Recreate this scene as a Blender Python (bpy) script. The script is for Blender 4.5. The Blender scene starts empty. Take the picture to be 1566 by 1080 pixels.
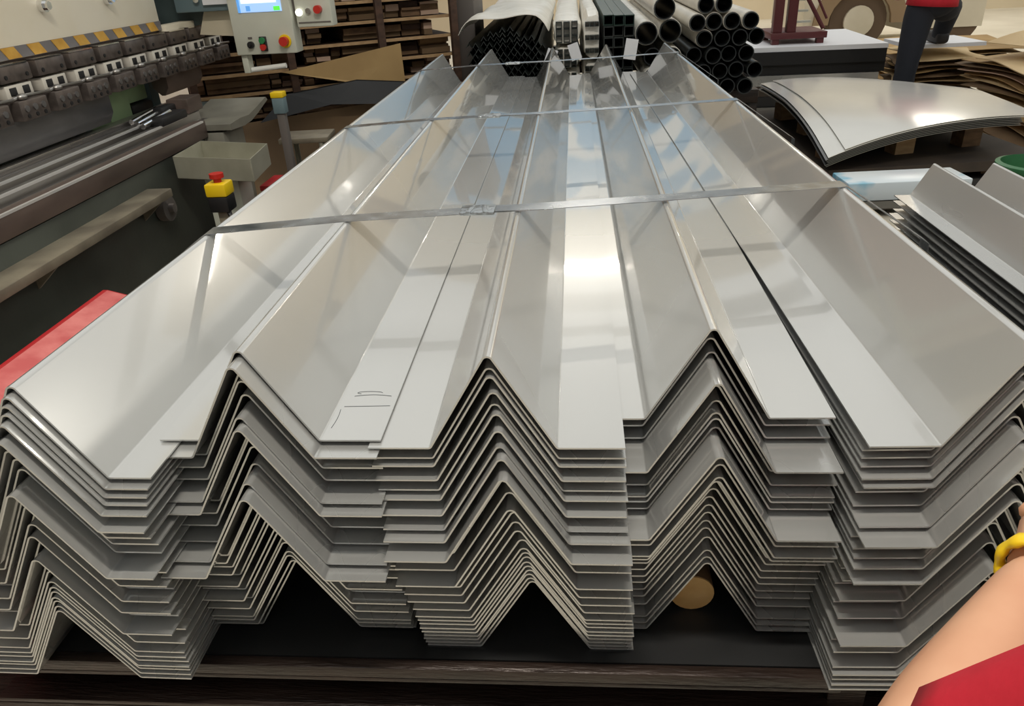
import bpy, bmesh, math, random
from mathutils import Vector, Matrix, Euler
R = math.radians
rnd = random.Random(7)
scene = bpy.context.scene
col = scene.collection

# ------------------------------------------------------------------ camera
def look(pitch, yaw, roll):
    p, y, r = R(pitch), R(yaw), R(roll)
    fw = Vector((-math.sin(y)*math.cos(p), math.cos(y)*math.cos(p), -math.sin(p)))
    rt = Vector((math.cos(y), math.sin(y), 0)); up = rt.cross(fw)
    r2 = rt*math.cos(r) - up*math.sin(r); u2 = up*math.cos(r) + rt*math.sin(r)
    return Matrix((r2, u2, -fw)).transposed()
cd = bpy.data.cameras.new('camera'); cam = bpy.data.objects.new('camera', cd); col.objects.link(cam)
cd.sensor_width = 36; cd.lens = 1150/1566*36; cd.clip_start = 0.02; cd.clip_end = 100
cam.matrix_world = Matrix.Translation((0, 0, 1.45)) @ look(28, 5.4, 3.2).to_4x4()
scene.camera = cam

# ------------------------------------------------------------------ sky and exposure
world = bpy.data.worlds.new('sky'); scene.world = world; world.use_nodes = True
bg = world.node_tree.nodes['Background']
bg.inputs['Color'].default_value = (0.99, 1.0, 0.97, 1); bg.inputs['Strength'].default_value = 0.80
vs = scene.view_settings
vs.view_transform = 'Standard'; vs.look = 'None'; vs.exposure = 0.0; vs.gamma = 1.0; vs.use_curve_mapping = False

# ------------------------------------------------------------------ materials
def S(r, g, b):
    f = lambda c: (c/255/12.92 if c/255 <= .04045 else ((c/255+.055)/1.055)**2.4)
    return (f(r), f(g), f(b), 1)
MATS = {}
def mat(name, c, rough=.6, metal=0, c2=None, scale=6, detail=4, bump=0, bscale=60, rvar=0, emit=0, lo=.35, hi=.65, stretch=None, sheen=0):
    m = bpy.data.materials.new(name); m.use_nodes = True
    nt = m.node_tree; n = nt.nodes; L = nt.links
    p = n['Principled BSDF']
    p.inputs['Base Color'].default_value = c; p.inputs['Roughness'].default_value = rough; p.inputs['Metallic'].default_value = metal
    tc = None
    if c2 or bump or rvar:
        tc = n.new('ShaderNodeTexCoord'); mp = n.new('ShaderNodeMapping'); L.new(tc.outputs['Object'], mp.inputs['Vector'])
        if stretch: mp.inputs['Scale'].default_value = stretch
    if c2 or rvar:
        no = n.new('ShaderNodeTexNoise'); no.inputs['Scale'].default_value = scale; no.inputs['Detail'].default_value = detail
        L.new(mp.outputs['Vector'], no.inputs['Vector'])
    if c2:
        cr = n.new('ShaderNodeValToRGB'); cr.color_ramp.elements[0].color = c; cr.color_ramp.elements[1].color = c2
        cr.color_ramp.elements[0].position = lo; cr.color_ramp.elements[1].position = hi
        L.new(no.outputs['Fac'], cr.inputs['Fac']); L.new(cr.outputs['Color'], p.inputs['Base Color'])
    if rvar:
        mr = n.new('ShaderNodeMapRange'); mr.inputs['To Min'].default_value = max(.02, rough-rvar); mr.inputs['To Max'].default_value = rough+rvar
        L.new(no.outputs['Fac'], mr.inputs['Value']); L.new(mr.outputs['Result'], p.inputs['Roughness'])
    if bump:
        nb = n.new('ShaderNodeTexNoise'); nb.inputs['Scale'].default_value = bscale; nb.inputs['Detail'].default_value = 4
        L.new(mp.outputs['Vector'], nb.inputs['Vector'])
        bu = n.new('ShaderNodeBump'); bu.inputs['Strength'].default_value = bump; bu.inputs['Distance'].default_value = .01
        L.new(nb.outputs['Fac'], bu.inputs['Height']); L.new(bu.outputs['Normal'], p.inputs['Normal'])
    if emit:
        p.inputs['Emission Color'].default_value = c; p.inputs['Emission Strength'].default_value = emit
    MATS[name] = m
    return m
mat('sheet', (.515, .52, .505, 1), .25, .52, c2=(.545, .55, .535, 1), scale=1.6, rvar=.035, stretch=(1, .25, 1))
mat('sheet_b', (.46, .465, .45, 1), .28, .55, c2=(.52, .52, .505, 1), scale=2.2, rvar=.06, stretch=(1, .3, 1))
for _n, _r in (('sheet', .045), ('sheet_b', .07)):      # clear film over the steel
    _p = MATS[_n].node_tree.nodes['Principled BSDF']; _p.inputs['Coat Weight'].default_value = 1; _p.inputs['Coat Roughness'].default_value = _r; _p.inputs['Coat IOR'].default_value = 1.6
mat('film_white', (.74, .735, .70, 1), .2, .3, c2=(.78, .775, .74, 1), scale=2, rvar=.05)
mat('strap', (.42, .44, .47, 1), .25, 1, c2=(.54, .56, .58, 1), scale=30, rvar=.1)
mat('seal', (.45, .48, .50, 1), .3, 1, bump=.5, bscale=90)
mat('black_top', S(15, 16, 17), .5, 0, c2=S(24, 25, 26), scale=5, rvar=.1)
mat('rust_beam', S(30, 22, 19), .34, .3, c2=S(58, 46, 40), scale=9, bump=.3, rvar=.12, stretch=(.4, 3, 3))
mat('dark_board', S(46, 38, 32), .8, c2=S(62, 52, 42), scale=5)
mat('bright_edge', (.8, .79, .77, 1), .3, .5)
mat('wood_end', S(196, 152, 88), .7, c2=S(214, 176, 118), scale=14, bump=.2)
mat('concrete', S(214, 205, 186), .6, c2=S(234, 226, 208), scale=.8, bump=.1, detail=8)
mat('cream_paint', S(206, 196, 172), .5, c2=S(220, 211, 190), scale=2)
mat('ram_cream', S(240, 230, 206), .38, c2=S(248, 240, 220), scale=3, rvar=.08, detail=8)
mat('stripe_yellow', S(190, 142, 52), .5, c2=S(206, 160, 70), scale=20)
mat('stripe_grey', S(112, 108, 108), .5)
mat('clamp_steel', S(92, 84, 80), .42, .6, c2=S(118, 108, 102), scale=25, rvar=.1)
mat('clamp_white', S(214, 208, 196), .45)
mat('tool_steel', S(104, 102, 102), .34, .8, c2=S(140, 138, 138), scale=6, rvar=.1, stretch=(1, .3, 1))
mat('rail_steel', S(150, 146, 142), .3, .9, c2=S(178, 175, 170), scale=8, rvar=.1, stretch=(1, .15, 1))
mat('brown_steel', S(92, 80, 74), .45, .5, c2=S(122, 106, 98), scale=7, rvar=.1, stretch=(1, .3, 1))
mat('bed_paint', S(58, 62, 56), .45, 0, c2=S(76, 80, 73), scale=3, rvar=.1, detail=8, bump=.05)
mat('ledge_paint', S(138, 130, 112), .5, .2, c2=S(112, 104, 90), scale=10)
mat('frame_teal', S(54, 66, 66), .45, c2=S(74, 88, 87), scale=4)
mat('grey_blue', S(104, 124, 130), .5)
mat('light_paint', S(196, 198, 184), .45, c2=S(206, 208, 196), scale=5)
mat('green_paint', S(160, 186, 140), .5)
mat('black', S(22, 22, 24), .5)
mat('black_gloss', S(20, 20, 22), .2)
mat('chrome', (.8, .8, .8, 1), .12, 1)
mat('yellow_plastic', S(232, 196, 20), .4)
mat('red_plastic', S(186, 40, 30), .4)
mat('green_plastic', S(40, 120, 70), .4)
mat('white_plastic', S(236, 236, 232), .4)
mat('screen', S(150, 185, 232), .3, emit=.9)
mat('screen_white', S(214, 226, 245), .3, emit=1.0)
mat('screen_blue', S(90, 150, 214), .3, emit=.8)
mat('screen_green', S(90, 215, 70), .3, emit=.9)
mat('lamp_button', S(255, 255, 240), .3, emit=1.6)
mat('tray_steel', S(160, 158, 142), .35, .3, c2=S(176, 174, 158), scale=8, rvar=.08)
mat('arm_grey', S(128, 126, 116), .4, .3, c2=S(146, 144, 132), scale=6)
mat('wood_brown', S(104, 80, 58), .75, c2=S(136, 106, 76), scale=6, stretch=(.4, 5, 5))
mat('wood_dark', S(66, 48, 38), .75, c2=S(88, 64, 50), scale=6, stretch=(.4, 5, 5))
mat('wood_tan', S(170, 136, 98), .75, c2=S(190, 158, 118), scale=8, stretch=(.4, 5, 5))
mat('wood_pink', S(208, 178, 156), .7)
mat('cardboard', S(176, 146, 98), .8, c2=S(160, 130, 86), scale=3)
mat('cardboard_light', S(214, 190, 148), .8, c2=S(200, 174, 130), scale=3)
mat('cardboard_dark', S(128, 104, 76), .8, c2=S(110, 88, 64), scale=3)
mat('grey_post', S(96, 90, 86), .6)
mat('red_paint', S(176, 34, 40), .38, c2=S(186, 46, 50), scale=6)
mat('red_worn', S(222, 128, 124), .35, c2=S(200, 92, 92), scale=14, detail=8, rvar=.1)
mat('maroon', S(92, 40, 42), .5)
mat('wrap_white', S(246, 243, 234), .35, c2=S(228, 224, 212), scale=7, bump=.7, bscale=14)
mat('pipe_sleeve', S(222, 216, 204), .4, c2=S(206, 200, 188), scale=6, bump=.3, bscale=18)
mat('pipe_dark', S(72, 76, 78), .35, .8, c2=S(52, 56, 60), scale=9)
mat('profile_dark', S(52, 58, 58), .4, .7, c2=S(76, 82, 80), scale=12)
mat('tube_green', S(40, 62, 56), .4, .4)
mat('dark_wrap', S(34, 38, 40), .35, c2=S(58, 64, 66), scale=10, bump=.8, bscale=16)
mat('steel_edge', (.22, .22, .22, 1), .35, 1)
mat('film_blue', S(206, 216, 222), .3, c2=S(120, 180, 205), scale=3, lo=.56, hi=.62)
mat('green_drum', S(46, 98, 62), .45, c2=S(60, 116, 76), scale=8)
mat('skin', S(206, 158, 126), .5, c2=S(196, 144, 112), scale=9)
mat('shirt_red', S(190, 22, 44), .8, c2=S(176, 16, 36), scale=12, bump=.2, bscale=30)
mat('trousers', S(30, 34, 44), .85, bump=.2, bscale=30)
mat('hair', S(24, 20, 18), .6)
mat('eye_white', S(235, 232, 226), .3)
mat('lips', S(168, 96, 86), .5)
mat('shoe', S(36, 36, 38), .6)
mat('tan_arch', S(150, 126, 96), .7)
mat('tyre', S(98, 80, 62), .8)
mat('wall_cream', S(226, 212, 184), .7, c2=S(214, 198, 168), scale=.4)
mat('wall_warm', S(216, 186, 176), .7, c2=S(206, 176, 165), scale=.5)
mat('wall_grey', S(196, 198, 198), .7, c2=S(186, 188, 188), scale=.5)
mat('roof_warm', S(150, 128, 118), .8)
mat('truss', S(120, 122, 124), .6)
mat('hi_vis', S(196, 216, 70), .5)
mat('lamp_tube', (1, .93, .8, 1), .4, emit=3)
mat('pen', S(60, 66, 72), .6)
mat('paper', S(226, 228, 232), .6)
# banner cloth: blue with loose white brush shapes
def banner_mat():
    m = bpy.data.materials.new('banner_cloth'); m.use_nodes = True; n = m.node_tree.nodes; L = m.node_tree.links
    p = n['Principled BSDF']; p.inputs['Roughness'].default_value = .7
    tc = n.new('ShaderNodeTexCoord'); mp = n.new('ShaderNodeMapping'); mp.inputs['Scale'].default_value = (1.6, 1, 1.1)
    L.new(tc.outputs['Object'], mp.inputs['Vector'])
    no = n.new('ShaderNodeTexNoise'); no.inputs['Scale'].default_value = 1.3; no.inputs['Detail'].default_value = 1
    L.new(mp.outputs['Vector'], no.inputs['Vector'])
    cr = n.new('ShaderNodeValToRGB'); e = cr.color_ramp.elements
    e[0].position = .53; e[0].color = S(112, 176, 226); e[1].position = .56; e[1].color = S(252, 252, 250)
    L.new(no.outputs['Fac'], cr.inputs['Fac']); L.new(cr.outputs['Color'], p.inputs['Base Color'])
    MATS['banner'] = m
banner_mat()

# ------------------------------------------------------------------ mesh helpers
OFF = {}
class B:
    def __init__(s): s.bm = bmesh.new()
    def _x(s, vs, M):
        for v in vs: v.co = M @ v.co
        return vs
    def box(s, c, d, rz=0, rx=0, ry=0, bev=0, seg=2):
        g = bmesh.ops.create_cube(s.bm, size=1)['verts']
        M = Matrix.Translation(c) @ Euler((rx, ry, rz)).to_matrix().to_4x4() @ Matrix.Diagonal((d[0], d[1], d[2], 1))
        s._x(g, M)
        if bev:
            ed = list({e for v in g for e in v.link_edges})
            bmesh.ops.bevel(s.bm, geom=ed, offset=bev, segments=seg, affect='EDGES', profile=.5)
        return s
    def bb(s, x0, x1, y0, y1, z0, z1, bev=0):
        return s.box(((x0+x1)/2, (y0+y1)/2, (z0+z1)/2), (abs(x1-x0), abs(y1-y0), abs(z1-z0)), bev=bev)
    def prism(s, pts, axis, a, b):
        def P(u, v, w): return {'y': (u, w, v), 'x': (w, u, v), 'z': (u, v, w)}[axis]
        A = [s.bm.verts.new(P(u, v, a)) for u, v in pts]; C = [s.bm.verts.new(P(u, v, b)) for u, v in pts]
        n = len(pts)
        fs = [s.bm.faces.new(A), s.bm.faces.new(C[::-1])]
        for i in range(n): fs.append(s.bm.faces.new((A[i], C[i], C[(i+1) % n], A[(i+1) % n])))
        bmesh.ops.recalc_face_normals(s.bm, faces=fs)
        return s
    def tube(s, p0, p1, r, n=12, r2=None):
        p0, p1 = Vector(p0), Vector(p1); d = p1-p0
        g = bmesh.ops.create_cone(s.bm, cap_ends=True, segments=n, radius1=r, radius2=r if r2 is None else r2, depth=d.length)['verts']
        s._x(g, Matrix.Translation((p0+p1)/2) @ d.to_track_quat('Z', 'Y').to_matrix().to_4x4()); return s
    def pipe(s, p0, p1, r, t, n=16):
        p0, p1 = Vector(p0), Vector(p1); q = (p1-p0).to_track_quat('Z', 'Y')
        ring = lambda p, rr: [s.bm.verts.new(p + q @ Vector((rr*math.cos(2*math.pi*i/n), rr*math.sin(2*math.pi*i/n), 0))) for i in range(n)]
        a, b, c, d = ring(p0, r), ring(p1, r), ring(p1, r-t), ring(p0, r-t); fs = []
        for u, v in ((a, b), (b, c), (c, d), (d, a)):
            for i in range(n): fs.append(s.bm.faces.new((u[i], u[(i+1) % n], v[(i+1) % n], v[i])))
        bmesh.ops.recalc_face_normals(s.bm, faces=fs); return s
    def sqtube(s, p0, L, a, t):
        x, y, z = p0
        for (cx, cz, w, h) in ((0, a/2-t/2, a, t), (0, -a/2+t/2, a, t), (a/2-t/2, 0, t, a-2*t), (-a/2+t/2, 0, t, a-2*t)):
            s.box((x+cx, y+L/2, z+cz), (w, L, h))
        return s
    def ball(s, c, r, sc=(1, 1, 1), u=14, v=9):
        g = bmesh.ops.create_uvsphere(s.bm, u_segments=u, v_segments=v, radius=r)['verts']
        s._x(g, Matrix.Translation(c) @ Matrix.Diagonal((*sc, 1))); return s
    def path(s, pts, r, n=8):
        pts = [Vector(p) for p in pts]; rings = []
        for i, p in enumerate(pts):
            d = (pts[min(i+1, len(pts)-1)] - pts[max(i-1, 0)]).normalized(); q = d.to_track_quat('Z', 'Y')
            rr = r[i] if isinstance(r, (list, tuple)) else r
            rings.append([s.bm.verts.new(p + q @ Vector((rr*math.cos(2*math.pi*k/n), rr*math.sin(2*math.pi*k/n), 0))) for k in range(n)])
        fs = []
        for a, b in zip(rings, rings[1:]):
            for k in range(n): fs.append(s.bm.faces.new((a[k], a[(k+1) % n], b[(k+1) % n], b[k])))
        fs += [s.bm.faces.new(rings[0][::-1]), s.bm.faces.new(rings[-1])]
        bmesh.ops.recalc_face_normals(s.bm, faces=fs); return s
    def lathe(s, prof, c, n=24, closed=False):
        rings = [[s.bm.verts.new((c[0]+r*math.cos(2*math.pi*k/n), c[1]+r*math.sin(2*math.pi*k/n), c[2]+z)) for k in range(n)] for r, z in prof]
        fs = []
        prs = list(zip(rings, rings[1:])) + ([(rings[-1], rings[0])] if closed else [])
        for a, b in prs:
            for k in range(n): fs.append(s.bm.faces.new((a[k], a[(k+1) % n], b[(k+1) % n], b[k])))
        if not closed: fs += [s.bm.faces.new(rings[0][::-1]), s.bm.faces.new(rings[-1])]
        bmesh.ops.recalc_face_normals(s.bm, faces=fs); return s
    def slab(s, f, nu, nv, th):
        """curved sheet: f(u,v)->(x,y,z), given thickness th downwards"""
        T = [[s.bm.verts.new(f(i/nu, j/nv)) for j in range(nv+1)] for i in range(nu+1)]
        D = [[s.bm.verts.new(Vector(T[i][j].co)-Vector((0, 0, th))) for j in range(nv+1)] for i in range(nu+1)]
        fs = []
        for i in range(nu):
            for j in range(nv):
                fs.append(s.bm.faces.new((T[i][j], T[i+1][j], T[i+1][j+1], T[i][j+1])))
                fs.append(s.bm.faces.new((D[i][j], D[i][j+1], D[i+1][j+1], D[i+1][j])))
        for i in range(nu):
            fs.append(s.bm.faces.new((T[i][0], D[i][0], D[i+1][0], T[i+1][0]))); fs.append(s.bm.faces.new((T[i][nv], T[i+1][nv], D[i+1][nv], D[i][nv])))
        for j in range(nv):
            fs.append(s.bm.faces.new((T[0][j], T[0][j+1], D[0][j+1], D[0][j]))); fs.append(s.bm.faces.new((T[nu][j], D[nu][j], D[nu][j+1], T[nu][j+1])))
        bmesh.ops.recalc_face_normals(s.bm, faces=fs); return s
    def mesh(s, name, m, smooth=40):
        me = bpy.data.meshes.new(name); s.bm.to_mesh(me); s.bm.free()
        me.materials.append(MATS[m] if isinstance(m, str) else m)
        if smooth:
            me.polygons.foreach_set('use_smooth', [True]*len(me.polygons)); me.set_sharp_from_angle(angle=R(smooth))
        return me
    def part(s, name, m, parent, smooth=40):
        off = OFF[parent.name]
        bmesh.ops.translate(s.bm, verts=s.bm.verts, vec=-off)
        o = bpy.data.objects.new(name, s.mesh(name, m, smooth)); col.objects.link(o); o.parent = parent; OFF[o.name] = off
        return o
    def thing(s, name, m, label, cat, group=None, kind=None, smooth=40):
        cs = [v.co for v in s.bm.verts]
        off = Vector(((min(c.x for c in cs)+max(c.x for c in cs))/2, (min(c.y for c in cs)+max(c.y for c in cs))/2, min(c.z for c in cs)))
        bmesh.ops.translate(s.bm, verts=s.bm.verts, vec=-off)
        o = bpy.data.objects.new(name, s.mesh(name, m, smooth)); col.objects.link(o); o.location = off; OFF[o.name] = off
        tag(o, label, cat, group, kind); return o
def tag(o, label=None, cat=None, group=None, kind=None):
    if label: o['label'] = label
    if cat: o['category'] = cat
    if group: o['group'] = group
    if kind: o['kind'] = kind
def empty(name, loc, label, cat, group=None, kind=None):
    o = bpy.data.objects.new(name, None); col.objects.link(o); o.location = loc; o.empty_display_size = .1
    OFF[o.name] = Vector(loc); tag(o, label, cat, group, kind); return o
def struct(b, name, m, label=None):
    o = b.thing(name, m, label, None, kind='structure', smooth=0); return o
def copy_tree(o, parent=None):
    c = o.copy(); col.objects.link(c); c.parent = parent
    OFF[c.name] = OFF.get(o.name, Vector())
    for ch in list(o.children): copy_tree(ch, c)
    return c
ORD = ['top', 'second', 'third', 'fourth', 'fifth', 'sixth', 'seventh', 'eighth', 'ninth', 'tenth', 'eleventh', 'twelfth', 'thirteenth', 'fourteenth', 'fifteenth', 'sixteenth', 'seventeenth', 'eighteenth', 'nineteenth', 'twentieth', 'twenty-first', 'twenty-second', 'twenty-third', 'twenty-fourth', 'twenty-fifth', 'twenty-sixth', 'twenty-seventh', 'twenty-eighth', 'twenty-ninth', 'thirtieth', 'thirty-first', 'thirty-second', 'thirty-third', 'thirty-fourth', 'thirty-fifth']

# ------------------------------------------------------------------ the hall
struct(B().bb(-7, 11, -7, 17.2, -.2, 0), 'floor', 'concrete', 'pale concrete workshop floor')
struct(B().bb(-7, 11, 17, 17.2, 0, 7.2), 'wall_back', 'wall_cream', 'cream end wall of the workshop')
struct(B().bb(-7.2, -7, -7, 17.2, 0, 5.6), 'wall_left', 'wall_warm', 'beige side wall behind the press')
struct(B().bb(11, 11.2, -7, 17.2, 0, 6.15), 'wall_right', 'wall_grey', 'light grey side wall')
struct(B().bb(-7, 11, -7.2, -7, 0, 6.15), 'wall_front', 'wall_grey', 'light grey wall behind the viewer')
struct(B().bb(-7.1, -4.8, -7, 17, 5.6, 5.75), 'shade_ceiling', 'roof_warm', 'unseen partial roof added on the left for shade')  # unseen roof strip, added to keep the left side darker
for i, y in enumerate((-3, .3, 8, 13.5)):
    struct(B().bb(-1.6, 11.1, y-.1, y+.1, 6.2, 6.5), 'trim_%d' % (i+1), 'truss', 'steel roof beam over the open bay')
for i, x in enumerate((-1.55, 5.0, 10.9)):
    for j, y in enumerate((-3, 8)):
        if x < 10 and (x > 0 or y > 0): continue
        struct(B().bb(x-.1, x+.1, y-.1, y+.1, 0, 6.2), 'trim_%d' % (10+i*2+j), 'truss', 'steel roof column')
bn = B().bb(-3.2, 4.2, 16.93, 16.98, 2.7, 5.55)
bn.thing('banner', 'banner', 'long blue banner with white brush shapes on the cream end wall', 'banner')

# lamp over the stacks, and far lamps added to brighten the background
def lamp(x, y, z, rz, p, label):
    t = empty('work_lamp', (x, y, z), label, 'lamp', 'linear lamps over the open bay')
    B().box((x, y, z+.06), (1.5, .16, .06), rz=rz, bev=.01).part('housing', 'light_paint', t)
    B().box((x, y, z+.02), (1.44, .12, .02), rz=rz).part('diffuser', 'lamp_tube', t)
    for s in (-.5, .5):
        B().tube((x+s*math.cos(rz), y+s*math.sin(rz), z+.08), (x+s*math.cos(rz), y+s*math.sin(rz), 6.2), .008, 6).part('hanger', 'truss', t)
    ld = bpy.data.lights.new('lamp_light', 'AREA'); ld.shape = 'RECTANGLE'; ld.size = 1.4; ld.size_y = .12; ld.energy = p; ld.color = (1, .93, .82)
    lo = bpy.data.objects.new('lamp_light', ld); col.objects.link(lo); lo.parent = t; lo.location = (0, 0, 0); lo.rotation_euler = (0, 0, rz)
lamp(.1, .3, 4.4, 0, 105, 'linear lamp hanging over the near ends of the ridge sheets')
lamp(6.2, 13.5, 5.2, 0, 90, 'added linear lamp brightening the right background near the cream end wall')  # added lamp, lifts the pale floor at the right back
lamp(.3, 13.5, 5.6, 0, 65, 'added linear lamp brightening the blue banner')  # added lamp, lights the banner and its reflection in the sheets
lamp(7.2, 8, 5.2, 0, 60, 'added linear lamp brightening the right side near the grey wall')  # added lamp, lights the right side from out of view

# ------------------------------------------------------------------ folded sheets
def fillet(pts, rad, seg):
    out = [pts[0]]
    for i in range(1, len(pts)-1):
        p, a, b = Vector(pts[i]), Vector(pts[i-1]), Vector(pts[i+1]); r = rad[i]
        u, v = (a-p).normalized(), (b-p).normalized(); th = u.angle(v); d = r/math.tan(th/2)
        c = p + (u+v).normalized()*(r/math.sin(th/2)); s, e = p+u*d-c, p+v*d-c
        for k in range(seg+1):
            t = k/seg; w = s.lerp(e, t).normalized()*r; out.append(tuple(c+w))
    out.append(pts[-1]); return out
def ridge_mesh(name, m, L=3.45, a=.088, h=.15, bl=.092, br=.092, t=.0025, r=.007):
    mid = fillet([(-a-bl, 0), (-a, 0), (0, h), (a, 0), (a+br, 0)], [0, .005, r, .005, 0], 6)
    n = len(mid); up = []; dn = []
    for i, p in enumerate(mid):
        d = (Vector(mid[min(i+1, n-1)])-Vector(mid[max(i-1, 0)])).normalized(); nn = Vector((-d.y, d.x))
        up.append(Vector(p)+nn*t/2); dn.append(Vector(p)-nn*t/2)
    b = B(); bm = b.bm; rings = []
    for y in (0, L):
        rings.append([bm.verts.new((p.x, y, p.y)) for p in up+dn[::-1]])
    A, C = rings; N = 2*n; fs = []
    for i in range(N): fs.append(bm.faces.new((A[i], A[(i+1) % N], C[(i+1) % N], C[i])))
    for q in (A, C):
        for i in range(n-1): fs.append(bm.faces.new((q[i], q[i+1], q[N-2-i], q[N-1-i])))
    bmesh.ops.recalc_face_normals(bm, faces=fs)
    return b.mesh(name, m, 28)
_RC = {}
def ridge_cached(m, bl, br, L):
    k = (m, round(bl/.004), round(br/.004), L)
    if k not in _RC: _RC[k] = ridge_mesh('folded_sheet', m, bl=k[1]*.004, br=k[2]*.004, L=L)
    return _RC[k]
def interp(keys, f):
    for (f0, *a), (f1, *b) in zip(keys, keys[1:]):
        if f <= f1: u = (f-f0)/(f1-f0+1e-9); return [p+(q-p)*u for p, q in zip(a, b)]
    return list(keys[-1][1:])
Q = .005
TABLE = .4585
def stack(xs, rows, rot, where, group, fl, z0=.85, seed=1):
    """xs: (fraction down the stack, ridge x); rows: (height slot, near end y); fl: (fraction, left flange, right flange)"""
    rr = random.Random(seed); out = []; px = None
    full = []
    for (s0, y0), (s1, y1) in zip(rows, rows[1:]):     # sheets pushed back between the ones that stick out
        full.append((s0, y0)); k = s0+4
        while k <= s1-2:
            if s1-k >= 2: full.append((k, max(y0, y1)+rr.uniform(.006, .018)))
            k += 4
    full.append(rows[-1])
    first, last = full[0][0], full[-1][0]
    for i, (s, y) in enumerate(full):
        fr = (s-first)/(last-first); x, = interp(xs, fr); bl, br = interp(fl, fr); z = z0 - s*Q
        if px is not None:
            lim = max(.0005, ((s-full[i-1][0])*Q-.006)/1.8)
            x = max(px-lim, min(px+lim, x + rr.uniform(-.002, .002)))
        px = x
        me = ridge_cached('sheet' if i == 0 else rr.choice(('sheet', 'sheet_b', 'sheet_b')), bl, br, 3.45)
        o = bpy.data.objects.new('folded_sheet', me); col.objects.link(o)
        o.location = (x, y, z); o.rotation_euler = (0, 0, rot)
        nm = 'topmost' if i == 0 else 'bottom' if i == len(full)-1 else ORD[i]+' from the top'
        tag(o, 'grey steel ridge sheet, %s in the stack %s' % (nm, where), 'metal sheet', group)
        out.append(o)
    return out
WH = ['beside the red beam', 'second from the red beam', 'in the middle', 'over the round timber', 'the red-sleeved arm leans over']
st1 = stack([(0, -.718), (1, -.785)], [(0, .778), (2, .767), (4, .762), (6, .758), (8, .748), (12, .738), (16, .750), (20, .760), (24, .765), (28, .734), (36, .760), (42, .759), (46, .756), (54, .752), (62, .772), (66, .771), (68, .770), (70, .771), (72, .769), (74, .772), (76, .771), (78, .771)], -.010, WH[0], 'ridge sheets in the stack beside the red beam', [(0, .092, .06), (1, .092, .085)], seed=1)
st2 = stack([(0, -.449), (1, -.446)], [(-1, .858), (1, .830), (7, .848), (11, .846), (15, .819), (17, .803), (23, .842), (27, .838), (31, .825), (33, .793), (35, .770), (41, .832), (47, .838), (53, .843), (59, .842), (65, .854), (69, .856), (71, .858), (75, .868), (77, .878)], -.006, WH[1], 'ridge sheets in the second stack from the red beam', [(0, .06, .09), (1, .075, .09)], seed=2)
st3 = stack([(0, -.113), (1, -.068)], [(0, .845), (4, .850), (6, .844), (10, .838), (14, .842), (16, .832), (20, .822), (24, .815), (26, .800), (30, .782), (34, .822), (38, .808), (42, .795), (46, .815), (50, .818), (54, .822), (58, .826), (62, .830), (64, .832), (66, .834), (68, .834), (70, .836), (72, .838), (74, .840), (76, .842), (78, .845)], -.004, WH[2], 'ridge sheets in the middle stack', [(0, .09, .092), (.5, .088, .08), (1, .088, .068)], seed=3)
st4 = stack([(0, .188), (1, .198)], [(1, .925), (5, .938), (9, .935), (11, .864), (15, .895), (19, .888), (21, .873), (23, .874), (29, .826), (33, .838), (37, .836), (39, .840), (43, .868), (47, .875), (51, .882), (55, .888), (59, .895), (63, .9), (65, .895), (69, .897), (73, .890), (75, .886), (77, .883)], 0, WH[3], 'ridge sheets in the stack over the round timber', [(0, .07, .092), (.5, .05, .088), (1, .028, .085)], seed=4)
st5 = stack([(0, .567), (1, .552)], [(0, .851), (4, .872), (6, .868), (8, .862), (10, .847), (12, .841), (16, .858), (20, .853), (22, .82), (24, .791), (30, .822), (32, .814), (34, .804), (38, .795), (44, .832), (50, .823), (56, .818), (60, .785), (66, .80), (70, .79), (72, .784), (74, .785), (76, .783), (78, .783)], .022, WH[4], 'ridge sheets in the stack under the arm', [(0, .092, .092), (1, .09, .092)], seed=5)
# pen scribbles on the second stack's top sheet belong to that sheet
top2 = st2[0]; OFF[top2.name] = Vector((0, 0, 0))
for pts in ([(.108+.058*u, .118+.004*math.sin(math.pi*u)) for u in [k/10 for k in range(11)]], [(.100+.07*u, .088+.002*u) for u in (0, .5, 1)], [(.130+.02*math.cos(a*.5), .128+.004*math.sin(a*.5)) for a in range(9)], [(.0965+.002*math.sin(3*u), .03+.05*u) for u in (0, .25, .5, .75, 1)]):
    B().path([(x, y, .0015) for x, y in pts], .0004, 5).part('pen_mark', 'pen', top2)

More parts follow.
